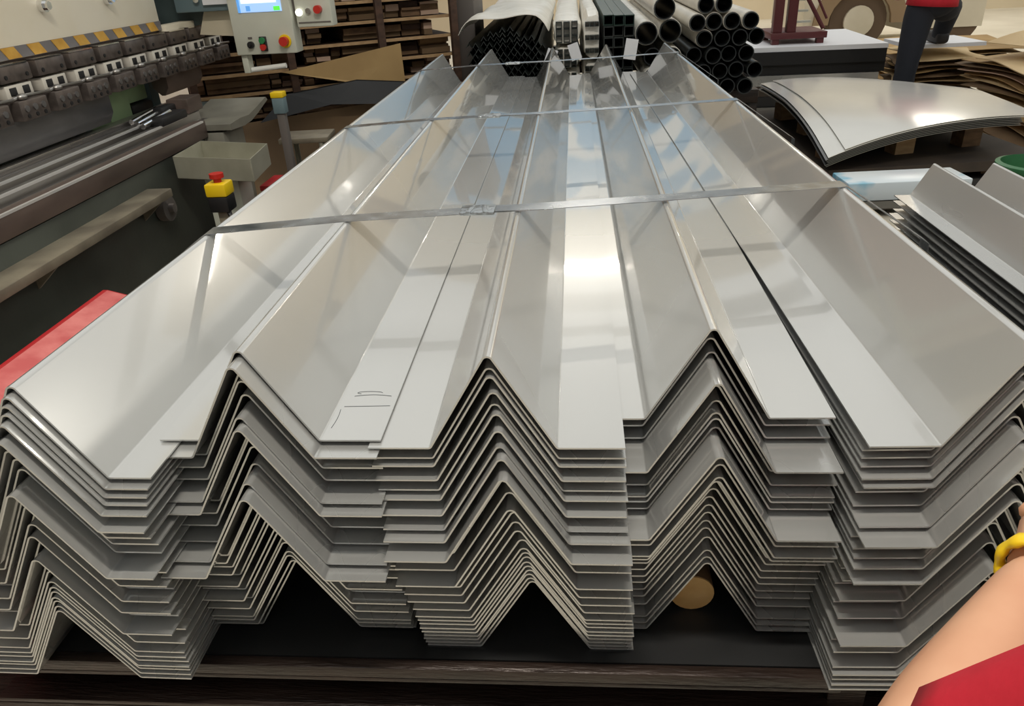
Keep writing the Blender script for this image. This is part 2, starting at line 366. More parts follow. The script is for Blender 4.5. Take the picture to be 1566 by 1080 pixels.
# straps
def strap(y1, y5, sealx, label, ends=(-.7, .56), w=.03):
    x1, x5 = ends
    f = lambda x: y1 + (y5-y1)*(x-x1)/(x5-x1)
    t = empty('steel_strap', ((x1+x5)/2, f((x1+x5)/2), TABLE), label, 'strap', 'steel straps across the ridges')
    zt = .9952
    fz = lambda x: zt + (.005*max(0, 1-abs(x+.445)/.3))
    pts = [(x1-.285, TABLE+.004), (x1-.205, .856), (x1-.012, zt-.006), (x1-.003, zt), (-.447, zt+.0052), (-.1, zt+.0005), (.19, zt-.001), (x5+.003, zt), (x5+.012, zt-.006), (x5+.205, .856), (x5+.21, TABLE+.004)]
    b = B(); T = []
    for x, z in pts:
        y = f(x); T.append([b.bm.verts.new((x, y+s*w/2, z+dz)) for s, dz in ((-1, 0), (1, 0), (1, .0012), (-1, .0012))])
    # outward thickness on the vertical falls
    for k in (0, 1, 2): T[k][2].co.x -= .001; T[k][3].co.x -= .001
    for k in (-1, -2, -3): T[k][2].co.x += .001; T[k][3].co.x += .001
    fs = []
    for p, q in zip(T, T[1:]):
        for k in range(4): fs.append(b.bm.faces.new((p[k], p[(k+1) % 4], q[(k+1) % 4], q[k])))
    fs += [b.bm.faces.new(T[0]), b.bm.faces.new(T[-1][::-1])]
    bmesh.ops.recalc_face_normals(b.bm, faces=fs)
    b.part('band', 'strap', t, 20)
    b = B(); y = f(sealx); zt = zt + .0005+.0045*max(0, (-.1-sealx)/.347)
    b.box((sealx, y, zt+.001), (.07, w+.008, .007), bev=.0025)
    for k in (-1, 1): b.box((sealx+k*.014, y-.003, zt+.003), (.011, w+.004, .007), rz=.15*k, bev=.0025)
    b.part('seal_clip', 'seal', t)
    b = B().box((sealx+.09, f(sealx+.09)-.006, zt+.0015), (.12, w*.9, .0012), rz=.02); b.part('loose_tail', 'strap', t)
strap(1.375, 1.575, -.19, 'broad steel strap across the ridges closest to the open sheet ends', ends=(-.712, .5532), w=.044)
strap(2.36, 2.58, -.26, 'middle steel strap of three across the ridges', ends=(-.702, .5315), w=.036)
strap(3.60, 3.86, -.27, 'steel strap across the ridges closest to the tube bundles', ends=(-.6895, .5035), w=.036)

# ------------------------------------------------------------------ table under the stacks
t = empty('work_table', (-.15, 2.5, 0), 'black-topped steel work table under the ridge stacks', 'table')
B().bb(-1.06, .84, .82, 4.35, .432, TABLE).part('tabletop', 'black_top', t, 0)
b = B()
b.bb(-1.0, .40, .80, .88, .425, .434, .002); b.bb(-1.0, .40, .80, .88, .35, .359, .002); b.bb(-1.0, .40, .868, .88, .359, .425)
b.part('front_channel', 'rust_beam', t)
B().bb(-1.10, .9, .81, .88, .2, .335, .003).part('lower_channel', 'rust_beam', t)  # beam carried on at the right to keep that corner dark
B().bb(-1.07, .9, .89, 4.2, .19, .2).part('shade_shelf', 'black_top', t)  # black sheet added to darken the space under the table
B().bb(-1.0, .40, .80, .8195, .434, TABLE-.002, .002).part('edge_bar', 'rust_beam', t)
B().bb(.40, .46, .84, .92, .33, .434, .003).part('channel_end', 'rust_beam', t)
B().bb(-1.0, .8, 4.27, 4.35, .35, .434, .003).part('rear_channel', 'rust_beam', t)
for x in (-.96, .74):
    B().bb(x-.04, x+.04, .89, 4.26, .35, .434, .003).part('side_beam', 'rust_beam', t)
    for y in (.95, 4.25): B().bb(x-.04, x+.04, y-.04, y+.04, 0, .35, .003).part('leg', 'rust_beam', t)
for (x0, x1, y, w) in ((-.57, -.28, 1.25, 'second stack from the red beam'), (-.57, -.28, 2.6, 'second stack from the red beam'), (.103, .36, 1.32, 'stack over the round timber'), (.103, .33, 2.5, 'stack over the round timber')):
    B().bb(x0, x1, y-.02, y+.02, TABLE+.0002, TABLE+.005).thing('packing_strip', 'steel_edge', 'thin packing strip under the %s' % w, 'strip', 'packing strips on the table', smooth=0)
tim = empty('round_timber', (.19, 1.1, TABLE), 'short round timber billet lying under the arched sheets', 'timber')
B().tube((.190, .934, TABLE+.037), (.190, 1.25, TABLE+.037), .0365, 24).part('billet', 'wood_brown', tim)
B().tube((.190, .931, TABLE+.037), (.190, .935, TABLE+.037), .036, 24).part('cut_end', 'wood_end', tim)

# ------------------------------------------------------------------ press brake
pb = empty('press_brake', (-2.1, 2.6, 0), 'cream and grey press brake with hazard-striped ram beside the stacks', 'machine')
RX = -1.9
B().bb(RX-.1, RX, 1.0, 3.68, 1.212, 2.4, .006).part('ram', 'ram_cream', pb)
B().bb(RX, RX+.004, 1.0, 3.675, 1.214, 1.252).part('warning_band', 'stripe_grey', pb)
for k in range(19):
    y = 1.05+k*.14
    B().prism([(y, 1.2145), (y+.07, 1.2145), (y+.04, 1.2515), (y-.03, 1.2515)], 'x', RX+.004, RX+.006).part('warning_stripe', 'stripe_yellow', pb)
for y in (1.95, 2.85, 3.28):
    bo = B().tube((RX, y, 1.365), (RX+.02, y, 1.365), .022, 20).tube((RX+.02, y, 1.365), (RX+.035, y, 1.365), .015, 6).part('ram_bolt', 'chrome', pb)
# clamp row
cl = []
B().bb(RX-.08, RX-.015, 1.0, 4.35, 1.02, 1.212).part('clamp_rail', 'brown_steel', pb)
ys = [1.15+.199*k for k in range(16)]
ys = [y-.0 for y in ys]
def clamp(y, w=.165, proto=None):
    if proto:
        for o in proto:
            c = copy_tree(o, pb); c.location = (0, y-proto_y, 0)
        return None
    L = []
    ub = B().bb(RX-.015, RX+.045, y-w/2, y+w/2, 1.15, 1.203, .004).part('upper_clamp', 'clamp_steel', pb); L.append(ub)
    for s in (-.055, .055): B().tube((RX+.045, y+s, 1.168), (RX+.048, y+s, 1.168), .007, 10).part('socket_screw', 'black', ub)
    B().bb(RX-.01, RX+.047, y-w/2, y+w/2-.012, 1.203, 1.207).part('bright_edge', 'chrome', ub)
    cp = B().bb(RX-.015, RX+.04, y-.07, y+.07, 1.100, 1.142, .003).part('clamp_plate', 'clamp_white', pb); L.append(cp)
    for s in (-.034, .034): B().box((RX+.0405, y+s, 1.121), (.004, .034, .026), bev=.0015).part('slot', 'black', cp)
    lb = B().bb(RX-.015, RX+.075, y-.075, y+.075, 1.03, 1.094, .004).part('lower_clamp', 'clamp_steel', pb); L.append(lb)
    for s in (-.045, 0, .045):
        B().tube((RX+.075, y+s, 1.068), (RX+.079, y+s, 1.068), .011, 12).part('cap_screw', 'tool_steel', lb)
        B().tube((RX+.075, y+s, 1.044), (RX+.078, y+s, 1.044), .007, 10).part('set_screw', 'black', lb)
    lv = B().path([(RX+.05, y-.06, 1.1), (RX+.06, y-.03, 1.108), (RX+.06, y+.05, 1.104), (RX+.055, y+.13, 1.1)], .005, 7); lv.ball((RX+.06, y-.03, 1.104), .016, (1, 1.3, .7)); L.append(lv.part('clamp_lever', 'rail_steel', pb))
    return L
proto_y = ys[0]
PR = clamp(ys[0])
for y in ys[1:]: clamp(y, proto=PR)
# punches
B().prism([(RX-.045, 1.03), (RX+.03, 1.03), (RX+.03, .955), (RX+.006, .915), (RX-.01, .915), (RX-.045, .955)], 'y', 1.0, 3.06).part('punch', 'tool_steel', pb)
B().prism([(RX-.045, 1.03), (RX+.03, 1.03), (RX+.03, .975), (RX+.006, .94), (RX-.01, .94), (RX-.045, .975)], 'y', 3.55, 3.92).part('punch', 'brown_steel', pb)
# bed
B().bb(RX-.2, RX+.27, 1.0, 3.3, 0, .8, .004).part('bed', 'bed_paint', pb)
B().bb(RX-.08, RX+.07, 1.0, 3.62, .8, .885, .003).part('die_block', 'tool_steel', pb)
B().bb(RX-.02, RX+.035, 1.0, 3.62, .885, .905, .002).part('die', 'rail_steel', pb)
for x0, x1, z in ((.07, .115, .89), (.115, .165, .858), (.165, .205, .885), (.205, .24, .85)):
    B().bb(RX+x0, RX+x1-.004, 1.0, 3.45, .8, z, .003).part('die_rail', 'rail_steel' if z > .88 else 'tool_steel', pb)
B().bb(RX+.24, RX+.29, 1.0, 3.3, .795, .866, .003).part('bed_cap', 'brown_steel', pb)
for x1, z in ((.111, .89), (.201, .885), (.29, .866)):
    B().bb(RX+x1-.009, RX+x1+.0012, 1.0, 3.28, z-.006, z+.0015).part('rail_glint', 'bright_edge', pb)  # pale strips paint the lamp glints on the polished rail edges
for k in range(8): pass
B().bb(RX+.27, RX+.282, 1.0, 3.2, .1, .79, .003).part('front_plate', 'bed_paint', pb)
B().bb(RX+.282, RX+.38, 1.0, 2.72, .695, .725, .003).part('ledge_bar', 'ledge_paint', pb)
for y in (1.3, 2.0, 2.65): B().prism([(RX+.282, .695), (RX+.37, .695), (RX+.282, .62)], 'y', y, y+.012).part('ledge_bracket', 'ledge_paint', pb)
# end clutter of the bed
b = B().box((RX+.18, 3.2, .9), (.07, .22, .035), bev=.008); b.box((RX+.12, 3.3, .91), (.05, .12, .05), bev=.008); b.part('die_stop', 'black', pb)
for k in range(3): B().tube((RX+.06+.05*k, 3.12-.05*k, .9), (RX+.06+.05*k, 3.34-.04*k, .915), .012, 10).part('clamp_rod', 'chrome', pb)
B().bb(RX+.1, RX+.2, 3.36, 3.5, .885, .95, .006).part('stop_block', 'brown_steel', pb)
arm = [(3.3, .82), (3.3, .845), (3.42, .85), (3.52, .845), (3.62, .86), (3.76, .885), (3.78, .87), (3.64, .835), (3.54, .815), (3.45, .81)]
B().prism([(y, z) for y, z in arm], 'x', RX+.12, RX+.40).part('support_arm', 'arm_grey', pb)
B().bb(RX+.1, RX+.36, 3.3, 3.52, .0, .81, .004).part('arm_column', 'arm_grey', pb)
B().bb(RX-.3, RX+.0, 3.35, 4.05, .0, .83, .004).part('side_frame_foot', 'frame_teal', pb)
# far side frame and cover
B().prism([(RX-.5, .0), (RX-.3, .0), (RX-.3, 1.0), (RX-.22, 1.15), (RX+.02, 1.17), (RX+.14, 1.35), (RX+.14, 2.5), (RX-.5, 2.5)], 'y', 3.98, 4.06).part('side_frame', 'frame_teal', pb)
B().prism([(RX+.05, 1.165), (RX+.24, 1.15), (RX+.26, 2.5), (RX+.17, 2.5), (RX+.16, 1.42)], 'y', 3.955, 3.98).part('edge_cover', 'cream_paint', pb)
B().bb(RX-.02, RX+.24, 3.90, 3.955, 1.27, 1.6, .006).part('junction_box', 'grey_blue', pb)
B().tube((RX+.1, 3.88, 1.325), (RX+.1, 3.9, 1.325), .014, 12).part('box_knob', 'chrome', pb)
B().bb(RX+.13, RX+.26, 3.885, 3.889, 1.30, 1.45).part('paper_sheet', 'paper', pb)
B().bb(RX-.05, RX+.02, 3.68, 4.35, 1.205, 1.23, .003).part('ram_ledge', 'cream_paint', pb)
# back gauge seen through the gap
B().bb(RX-.2, RX-.1, 3.24, 3.42, .835, 1.0, .004).part('back_gauge', 'green_paint', pb)
B().bb(RX-.2, RX-.12, 3.42, 3.62, .925, 1.015, .004).part('gauge_head', 'green_paint', pb)
B().bb(RX-.2, RX-.1, 3.43, 3.62, .84, .918, .01).part('gauge_finger', 'black', pb)
B().bb(RX-.6, RX-.5, 1.0, 4.0, .0, 1.6).part('rear_plate', 'bed_paint', pb)
hw = B().tube((-1.615, 2.78, .63), (-1.58, 2.78, .63), .05, 20).tube((-1.58, 2.78, .63), (-1.56, 2.78, .63), .018, 12).part('hand_wheel', 'grey_post', pb)

# control console on its arm
cc = empty('control_console', (-1.45, 3.85, 0), 'grey control console with lit screen hanging beside the press', 'control panel')
B().bb(-1.615, -1.315, 3.8, 3.9, 1.075, 1.62, .006).part('panel', 'light_paint', cc)
sc = B().bb(-1.565, -1.355, 3.796, 3.8, 1.262, 1.46).part('screen', 'screen', cc)
B().bb(-1.545, -1.375, 3.794, 3.796, 1.30, 1.45).part('window_field', 'screen_white', sc)
B().bb(-1.525, -1.505, 3.793, 3.796, 1.268, 1.29).part('icon', 'screen_blue', sc)
B().bb(-1.392, -1.362, 3.793, 3.796, 1.266, 1.284).part('icon', 'screen_green', sc)
B().bb(-1.565, -1.553, 3.793, 3.796, 1.262, 1.46).part('side_bar', 'screen_blue', sc)
B().tube((-1.535, 3.785, 1.12), (-1.535, 3.8, 1.12), .016, 16).tube((-1.535, 3.77, 1.12), (-1.535, 3.785, 1.12), .006, 8).part('key_switch', 'black', cc)
B().bb(-1.545, -1.525, 3.797, 3.8, 1.146, 1.155).part('switch_label', 'grey_post', cc)
B().bb(-1.49, -1.455, 3.79, 3.8, 1.09, 1.155, .003).part('button_block', 'black', cc)
B().tube((-1.4725, 3.775, 1.138), (-1.4725, 3.79, 1.138), .014, 14).part('start_button', 'green_plastic', cc)
B().tube((-1.4725, 3.775, 1.108), (-1.4725, 3.79, 1.108), .014, 14).part('stop_button', 'red_plastic', cc)
B().tube((-1.365, 3.794, 1.13), (-1.365, 3.8, 1.13), .03, 20).part('stop_ring', 'yellow_plastic', cc)
B().tube((-1.365, 3.765, 1.13), (-1.365, 3.794, 1.13), .021, 18).part('emergency_button', 'red_plastic', cc)
sb = B().bb(-1.30, -1.125, 3.82, 3.9, 1.185, 1.6, .006).part('side_box', 'light_paint', cc)
B().bb(-1.29, -1.135, 3.816, 3.82, 1.203, 1.208).part('groove', 'grey_post', sb)
B().tube((-1.28, 3.808, 1.25), (-1.28, 3.82, 1.25), .016, 16).part('lamp_button', 'lamp_button', sb)
B().tube((-1.235, 3.81, 1.255), (-1.235, 3.82, 1.255), .013, 16).part('push_button', 'chrome', sb)
B().tube((-1.185, 3.79, 1.26), (-1.185, 3.82, 1.26), .018, 16).part('red_knob', 'red_plastic', sb)
B().bb(-1.27, -1.17, 3.816, 3.82, 1.318, 1.322).part('label_line', 'black', sb)
B().bb(-1.315, -1.30, 3.84, 3.88, 1.25, 1.5).part('bridge', 'grey_post', cc)
B().bb(-1.605, -1.575, 3.82, 3.88, .99, 1.08, .003).part('lower_bracket', 'light_paint', cc)
B().tube((-1.59, 3.85, 1.0), (-1.40, 3.85, 1.015), .012, 12).part('grip_bar', 'white_plastic', cc)
B().bb(-1.50, -1.42, 3.82, 3.88, 1.6, 2.3).tube((-1.46, 3.85, 2.25), (-1.85, 3.9, 2.25), .035, 12).part('hanging_arm', 'light_paint', cc)
B().bb(-1.14, -1.13, 3.82, 3.84, 1.13, 1.135).part('cable_clip', 'white_plastic', cc) if False else None

# parts tray on its stand
tr = empty('parts_tray', (-1.41, 3.0, 0), 'open steel tray on a grey column at the end of the press', 'tray')
P = [(-1.58, 2.90), (-1.23, 2.81), (-1.262, 3.08), (-1.592, 3.18)]
b = B(); b.prism(P, 'z', .715, .72); b.part('tray_floor', 'tray_steel', tr)
for i in range(4):
    a, c = Vector((*P[i], 0)), Vector((*P[(i+1) % 4], 0)); d = c-a
    B().box(((a.x+c.x)/2, (a.y+c.y)/2, .76), (d.length, .004, .085), rz=math.atan2(d.y, d.x)).part('tray_wall', 'tray_steel', tr, 0)
B().bb(-1.50, -1.36, 2.95, 3.08, 0, .715, .004).part('column', 'light_paint', tr)
B().box((-1.42, 2.93, .722), (.1, .04, .003), rz=.2).thing('paper_scrap', 'paper', 'small white scrap lying in the steel tray', 'paper')
rb = empty('red_box', (-1.27, 3.12, 0), 'dark red metal box standing below the steel tray', 'box')
B().bb(-1.33, -1.215, 3.09, 3.26, 0, .60, .006).part('body', 'red_paint', rb)
B().bb(-1.335, -1.21, 3.085, 3.265, .60, .625, .006).part('lid', 'red_paint', rb)

def pedestal(x, y, h, label, name, pole_mat):
    t = empty(name, (x, y, 0), label, 'control post')
    B().tube((x, y, 0), (x, y, .015), .085, 24).part('base', 'grey_post', t)
    B().bb(x-.018, x+.018, y-.018, y+.018, .015, h-.1, .003).part('pole', pole_mat, t)
    return t
es = pedestal(-1.225, 2.5, .80, 'yellow and black emergency stop box on a tan post', 'stop_pedestal', 'ledge_paint')
B().bb(-1.26, -1.19, 2.465, 2.535, .70, .755, .006).part('lower_box', 'black', es)
B().bb(-1.262, -1.188, 2.463, 2.537, .755, .80, .006).part('upper_box', 'yellow_plastic', es)
B().tube((-1.225, 2.5, .80), (-1.225, 2.5, .815), .014, 14).tube((-1.225, 2.5, .815), (-1.225, 2.5, .83), .024, 18).part('mushroom_button', 'red_plastic', es)
B().path([(-1.2, 2.48, .70), (-1.16, 2.45, .62), (-1.12, 2.46, .60), (-1.10, 2.5, .52), (-1.13, 2.52, .2), (-1.18, 2.52, .03)], .008, 7).part('cable', 'black', es)
p2 = pedestal(-1.335, 3.5, .95, 'slim grey post with a small yellow cap beyond the tray', 'sensor_post', 'grey_post')
B().bb(-1.362, -1.308, 3.475, 3.525, .85, .92, .004).part('housing', 'grey_blue', p2)
B().bb(-1.364, -1.306, 3.473, 3.527, .92, .945, .004).part('cap', 'yellow_plastic', p2)
stl = empty('work_stool', (-1.31, 3.72, 0), 'small tan-topped stool with grey legs near the tray', 'stool')
B().box((-1.31, 3.72, .695), (.24, .2, .025), rz=.1, bev=.004).part('seat', 'ledge_paint', stl)
for sx in (-.1, .1):
    for sy in (-.08, .08): B().tube((-1.31+sx, 3.72+sy, 0), (-1.31+sx*.9, 3.72+sy*.9, .685), .014, 10).part('leg', 'tray_steel', stl)

# red beam on stands
rbm = empty('red_beam', (-1.36, 1.3, 0), 'red painted steel channel on short stands beside the first stack', 'beam')
B().prism([(-1.43, .52), (-1.43, .605), (-1.415, .605), (-1.315, .575), (-1.315, .52)], 'y', .55, 2.02).part('channel', 'red_paint', rbm)
B().prism([(-1.412, .6055), (-1.41, .6075), (-1.322, .5805), (-1.322, .5785)], 'y', .56, 2.01).part('worn_face', 'red_worn', rbm)
for y in (.7, 1.85): B().bb(-1.40, -1.34, y-.03, y+.03, 0, .52, .003).part('stand_leg', 'red_paint', rbm)

# ------------------------------------------------------------------ timber rack
A0, A1 = Vector((-2.35, 4.72, 0)), Vector((-.80, 5.52, 0)); RU = (A1-A0).normalized(); RN = Vector((-RU.y, RU.x, 0)); RZ = math.atan2(RU.y, RU.x); RL = (A1-A0).length
def RP(u, n, z): return tuple(A0 + RU*u + RN*n + Vector((0, 0, z)))
rk = empty('timber_rack', RP(RL/2, .4, 0), 'brown rack of bars holding offcut boards behind the console', 'rack')
for u in (.02, RL*.36, RL*.7, RL-.02):
    for n in (-.08, .86): B().box(RP(u, n, .95), (.045, .045, 1.9), rz=RZ).part('post', 'wood_dark', rk, 0)
SH = [.16, .40, .60, .74, .86, .98, 1.10, 1.22, 1.36]
for z in SH:
    B().box(RP(RL/2, -.03, z), (RL, .02, .018), rz=RZ).part('front_bar', 'wood_brown' if z < .7 else 'wood_tan', rk, 0)
    B().box(RP(RL/2, .83, z), (RL, .02, .018), rz=RZ).part('rear_bar', 'wood_brown', rk, 0)
    B().box(RP(RL/2, .4, z), (RL, .82, .006), rz=RZ).part('shelf', 'wood_dark', rk, 0)
B().box(RP(RL/2, .9, .95), (RL, .012, 1.9), rz=RZ).part('back_panel', 'wood_dark', rk, 0)
rr = random.Random(5)
SN = ['lowest', 'second', 'third', 'fourth', 'fifth', 'sixth', 'seventh', 'eighth', 'highest']
for k, z in enumerate(SH):
    room = (SH[k+1] if k+1 < len(SH) else z+.14) - z - .015
    u = .02
    while u < RL-.14:
        w = rr.choice((.07, .1, .14, .14, .25, .4)); w = min(w, RL-.02-u)
        zz = z+.0095; nlay = 0; base = rr.random()
        while zz < z+room-.02 and nlay < 4 and base > .12:
            h = min(rr.uniform(.012, .045), z+room-zz)
            m = rr.choice(('wood_brown', 'wood_dark', 'cardboard_dark', 'wood_brown', 'wood_tan' if w > .2 else 'wood_pink', 'cardboard_dark'))
            n0 = rr.uniform(-.03, .05)
            B().box(RP(u+w/2, n0+.36, zz+h/2), (w-.012, .62, h-.001), rz=RZ).thing('offcut_board', m, '%s offcut board on the %s shelf of the timber rack' % ({'wood_brown': 'brown', 'wood_dark': 'dark brown', 'cardboard_dark': 'dull tan', 'wood_tan': 'tan', 'wood_pink': 'pale'}[m], SN[k]), 'board', 'offcut boards on the timber rack', smooth=0)
            zz += h; nlay += 1
        u += w
# cardboard leaning on the rack
def board(name, pts, z0, m, label, group=None, th=.006, axis=None):
    pass
def lean(name, quad, th, m, label, cat, group=None):
    q = [Vector(p) for p in quad]; n = (q[1]-q[0]).cross(q[2]-q[0]).normalized()*th
    b = B(); A = [b.bm.verts.new(p) for p in q]; C = [b.bm.verts.new(p+n) for p in q]; k = len(q)
    fs = [b.bm.faces.new(A), b.bm.faces.new(C[::-1])]
    for i in range(k): fs.append(b.bm.faces.new((A[i], C[i], C[(i+1) % k], A[(i+1) % k])))
    bmesh.ops.recalc_face_normals(b.bm, faces=fs)
    return b.thing(name, m, label, cat, group, smooth=0)
lean('cardboard_sheet', [RP(.55, -.125, .86), RP(1.33, -.125, .965), RP(1.33, -.145, .70), RP(1.05, -.15, .74)], .006, 'cardboard', 'tan wedge of cardboard hanging from the rack front', 'cardboard')
lean('cardboard_sheet', [RP(.2, -.35, .0), RP(1.25, -.35, .0), RP(1.25, -.12, .62), RP(.2, -.12, .58)], .006, 'cardboard_dark', 'wide brown cardboard sheet leaning against the rack foot', 'cardboard')
lean('black_sheet', [RP(.35, -.27, .60), RP(.8, -.27, .66), RP(1.4, -.27, .60), RP(1.45, -.19, .72), RP(1.0, -.19, .78), RP(.55, -.19, .74)], .004, 'black', 'black plastic sheet draped over the brown cardboard at the rack', 'plastic sheet')
B().bb(-.79, -.66, 5.62, 6.2, 0, 1.9, .01).thing('grey_cabinet', 'grey_post', 'narrow grey cabinet between the timber rack and tube bundles', 'cabinet')

# ------------------------------------------------------------------ tube bundles
BY = 4.72
tk = empty('tube_rack', (.25, 6, 0), 'low dark steel rack carrying the tube bundles', 'rack')
for y in (4.95, 6.1, 7.2):
    B().bb(-.63, .66, y-.05, y+.05, .62, .70, .004).part('cross_beam', 'rust_beam', tk)
    for x in (-.59, 0, .62): B().bb(x-.04, x+.04, y-.04, y+.04, 0, .62, .003).part('leg', 'rust_beam', tk)
# angle profiles
b = B(); a_ = .038; tt = .004
b.prism([(-a_/2, -a_*.32), (0, a_*.42), (a_/2, -a_*.32), (a_/2-tt*1.3, -a_*.32), (0, a_*.42-tt*1.8), (-a_/2+tt*1.3, -a_*.32)], 'y', 0, 2.6)
am = b.mesh('angle_profile', 'profile_dark', 0)
rr = random.Random(9)
for row in range(14):
    ncol = 11 if row < 11 else 11-3*(row-10)
    for c in range(ncol):
        o = bpy.data.objects.new('angle_profile', am); col.objects.link(o)
        x = -.60 + .041*c + (.0205 if row % 2 else 0) + (.041*(11-ncol)/2)
        o.location = (x, BY + rr.uniform(-.06, .08), .715+row*.0265)
        lv = ORD[13-row] if row < 13 else 'top'
        tag(o, 'dark angle profile in the %s row from the top under white plastic' % lv if row < 13 else 'dark angle profile in the topmost row under white plastic', 'metal profile', 'dark angle profiles, %s row' % lv)
def wrap(name, x0, x1, y0, y1, zt, drop, label, seed, m='wrap_white', arch=.03, tilt=0):
    rw = random.Random(seed); ph = [rw.uniform(0, 6) for _ in range(6)]
    def f(u, v):
        w = x1-x0; s = u*2-1
        x = x0 + w*u; e = max(0, abs(s)-.72)/.28
        z = zt + arch*(1-s*s) - drop*e*e + .008*math.sin(9*u+ph[0]+5*v) + .006*math.sin(17*v+ph[1]+4*u) + tilt*s
        x += (.03 if s > 0 else -.03)*e*(1-e*.3)
        y = y0 + (y1-y0)*v + .025*math.sin(11*u+ph[2])*(1-v)
        return (x, y, z)
    return B().slab(f, 26, 24, .004).thing(name, m, label, 'plastic wrap')
wrap('plastic_wrap', -.63, -.15, 4.70, 7.3, 1.115, .07, 'crinkled white plastic over the dark angle profiles', 1, arch=.01)
# wrapped flat bundles
def wbundle(x0, x1, z0, z1, y0, label, m='wrap_white', seed=1):
    t = empty('wrapped_bundle', ((x0+x1)/2, y0+1.2, z0), label, 'bundle', 'white wrapped bundles on the tube rack')
    rw = random.Random(seed); ph = rw.uniform(0, 6)
    def prof(k):
        return None
    b = B(); n = 20; rings = []
    for j in range(14):
        v = j/13; y = y0 + 2.4*v; ring = []
        for i in range(n):
            a = 2*math.pi*i/n; c, s_ = math.cos(a), math.sin(a)
            px = math.copysign(abs(c)**.55, c); pz = math.copysign(abs(s_)**.55, s_)
            k = 1 + .05*math.sin(3*a+ph+4*v) + .03*math.sin(7*a+9*v)
            if j == 0: k *= .86
            ring.append(b.bm.verts.new(((x0+x1)/2+px*(x1-x0)/2*k, y, (z0+z1)/2+pz*(z1-z0)/2*min(k, 1.0))))
        rings.append(ring)
    fs = []
    for p, q in zip(rings, rings[1:]):
        for i in range(n): fs.append(b.bm.faces.new((p[i], p[(i+1) % n], q[(i+1) % n], q[i])))
    fs.append(b.bm.faces.new(rings[-1])); fs.append(b.bm.faces.new(rings[0][::-1]))
    bmesh.ops.recalc_face_normals(b.bm, faces=fs); b.part('wrap', m, t)
    for i in range(3):
        for j in range(3):
            w, h = (x1-x0)*.8/3, (z1-z0)*.8/3
            B().sqtube(((x0+x1)/2+(i-1)*w, y0-.03-rw.uniform(0, .02), (z0+z1)/2+(j-1)*h), .05, min(w, h)*.94, .004).part('tube_end', 'profile_dark', t, 0)
wbundle(-.10, .05, .705, .82, BY, 'flat white wrapped bundle at the bottom next to the angle profiles', seed=2)
wbundle(-.10, .05, .825, .95, BY+.02, 'white wrapped bundle in the middle next to the angle profiles', seed=3)
wbundle(-.11, .06, .955, 1.10, BY+.05, 'white wrapped bundle on top next to the angle profiles', seed=4)
wbundle(.07, .17, .705, .86, BY+.04, 'narrow white wrapped bundle at the bottom next to the square tubes', seed=5)
wbundle(.07, .17, .865, 1.13, BY+.0, 'tall narrow white wrapped bundle next to the square tubes', seed=6)
# square tubes
sq = B().sqtube((0, 0, 0), 2.5, .056, .005).mesh('square_tube', 'tube_green', 0); sq2 = sq.copy(); sq2.materials[0] = MATS['profile_dark']
for r_ in range(7):
    for c in range(3):
        o = bpy.data.objects.new('square_tube', sq if r_ > 5 else sq2); col.objects.link(o)
        o.location = (.215+c*.058, BY+rr.uniform(-.04, .04), .732+r_*.058)
        tag(o, 'dark green square tube topping the square tube pile' if r_ > 5 else 'dark steel square tube, %s row from the bottom, between wrapped bundles and pipes' % ['first', 'second', 'third', 'fourth', 'fifth', 'sixth'][r_], 'tube', 'green square tubes' if r_ > 5 else 'dark square tubes in row %s' % ['one', 'two', 'three', 'four', 'five', 'six'][r_])
for (x, z, w, h, rz) in ((.34, .93, .07, .11, .15), (.02, .93, .06, .09, -.3), (-.12, .9, .06, .1, .35)):
    B().box((x, BY-.075, z), (w, .003, h), ry=rz).thing('paper_tag', 'paper', 'pale tag hanging at the tube ends, %s' % {.34: 'by the square tubes', .02: 'by the white wrapped bundles', -.12: 'by the angle profiles'}[x], 'tag')
# sleeved pipes
def pipe(x, z, r, L, label, sleeve, y0=BY, grp='round pipes in the heap'):
    t = empty('sleeved_pipe' if sleeve else 'steel_pipe', (x, y0, z-r), label, 'pipe', grp)
    B().pipe((x, y0, z), (x, y0+L, z), r, .006, 20).part('tube', 'pipe_dark' if sleeve != 2 else 'pipe_dark', t)
    if sleeve: B().pipe((x, y0+.02, z), (x, y0+L-.02, z), r+.004, .0035, 20).part('sleeve', 'pipe_sleeve' if sleeve == 1 else 'wrap_white', t)
pitch = .112
for i, (x, z, s, r) in enumerate([(.475, .76, 2, .05), (.59, .76, 2, .05), (.475, .87, 0, .05), (.585, .87, 2, .05), (.435, 1.0, 2, .062), (.572, 1.005, 2, .062), (.53, 1.13, 2, .06)]):
    pipe(x, z, r, 2.6, ('dark bare pipe lying among the plastic-wrapped pipes' if not s else 'white plastic-wrapped round pipe next to the square tubes'), s, BY+.02*(i % 3), 'wrapped pipes beside the square tubes')
cr = empty('pipe_cradle', (.9, 5.9, 0), 'dark steel cradle holding the round pipe heap', 'rack')
for y in (4.95, 6.1, 7.2):
    B().bb(.67, 1.14, y-.05, y+.05, .56, .64, .004).part('cross_beam', 'rust_beam', cr)
    for x in (.70, 1.11): B().bb(x-.03, x+.03, y-.04, y+.04, 0, .56, .003).part('leg', 'rust_beam', cr)
heap = []
for r_, (n, x0, z) in enumerate([(4, .715, .69), (4, .765, .779), (4, .715, .868), (4, .765, .957), (4, .715, 1.046), (2, .765, 1.135)]):
    for c in range(n): heap.append((x0+c*.1, z, 1 if r_ > 2 and (c < 1 or r_ > 3) else 0, ['bottom', 'second lowest', 'third', 'fourth', 'fifth', 'top'][r_]))
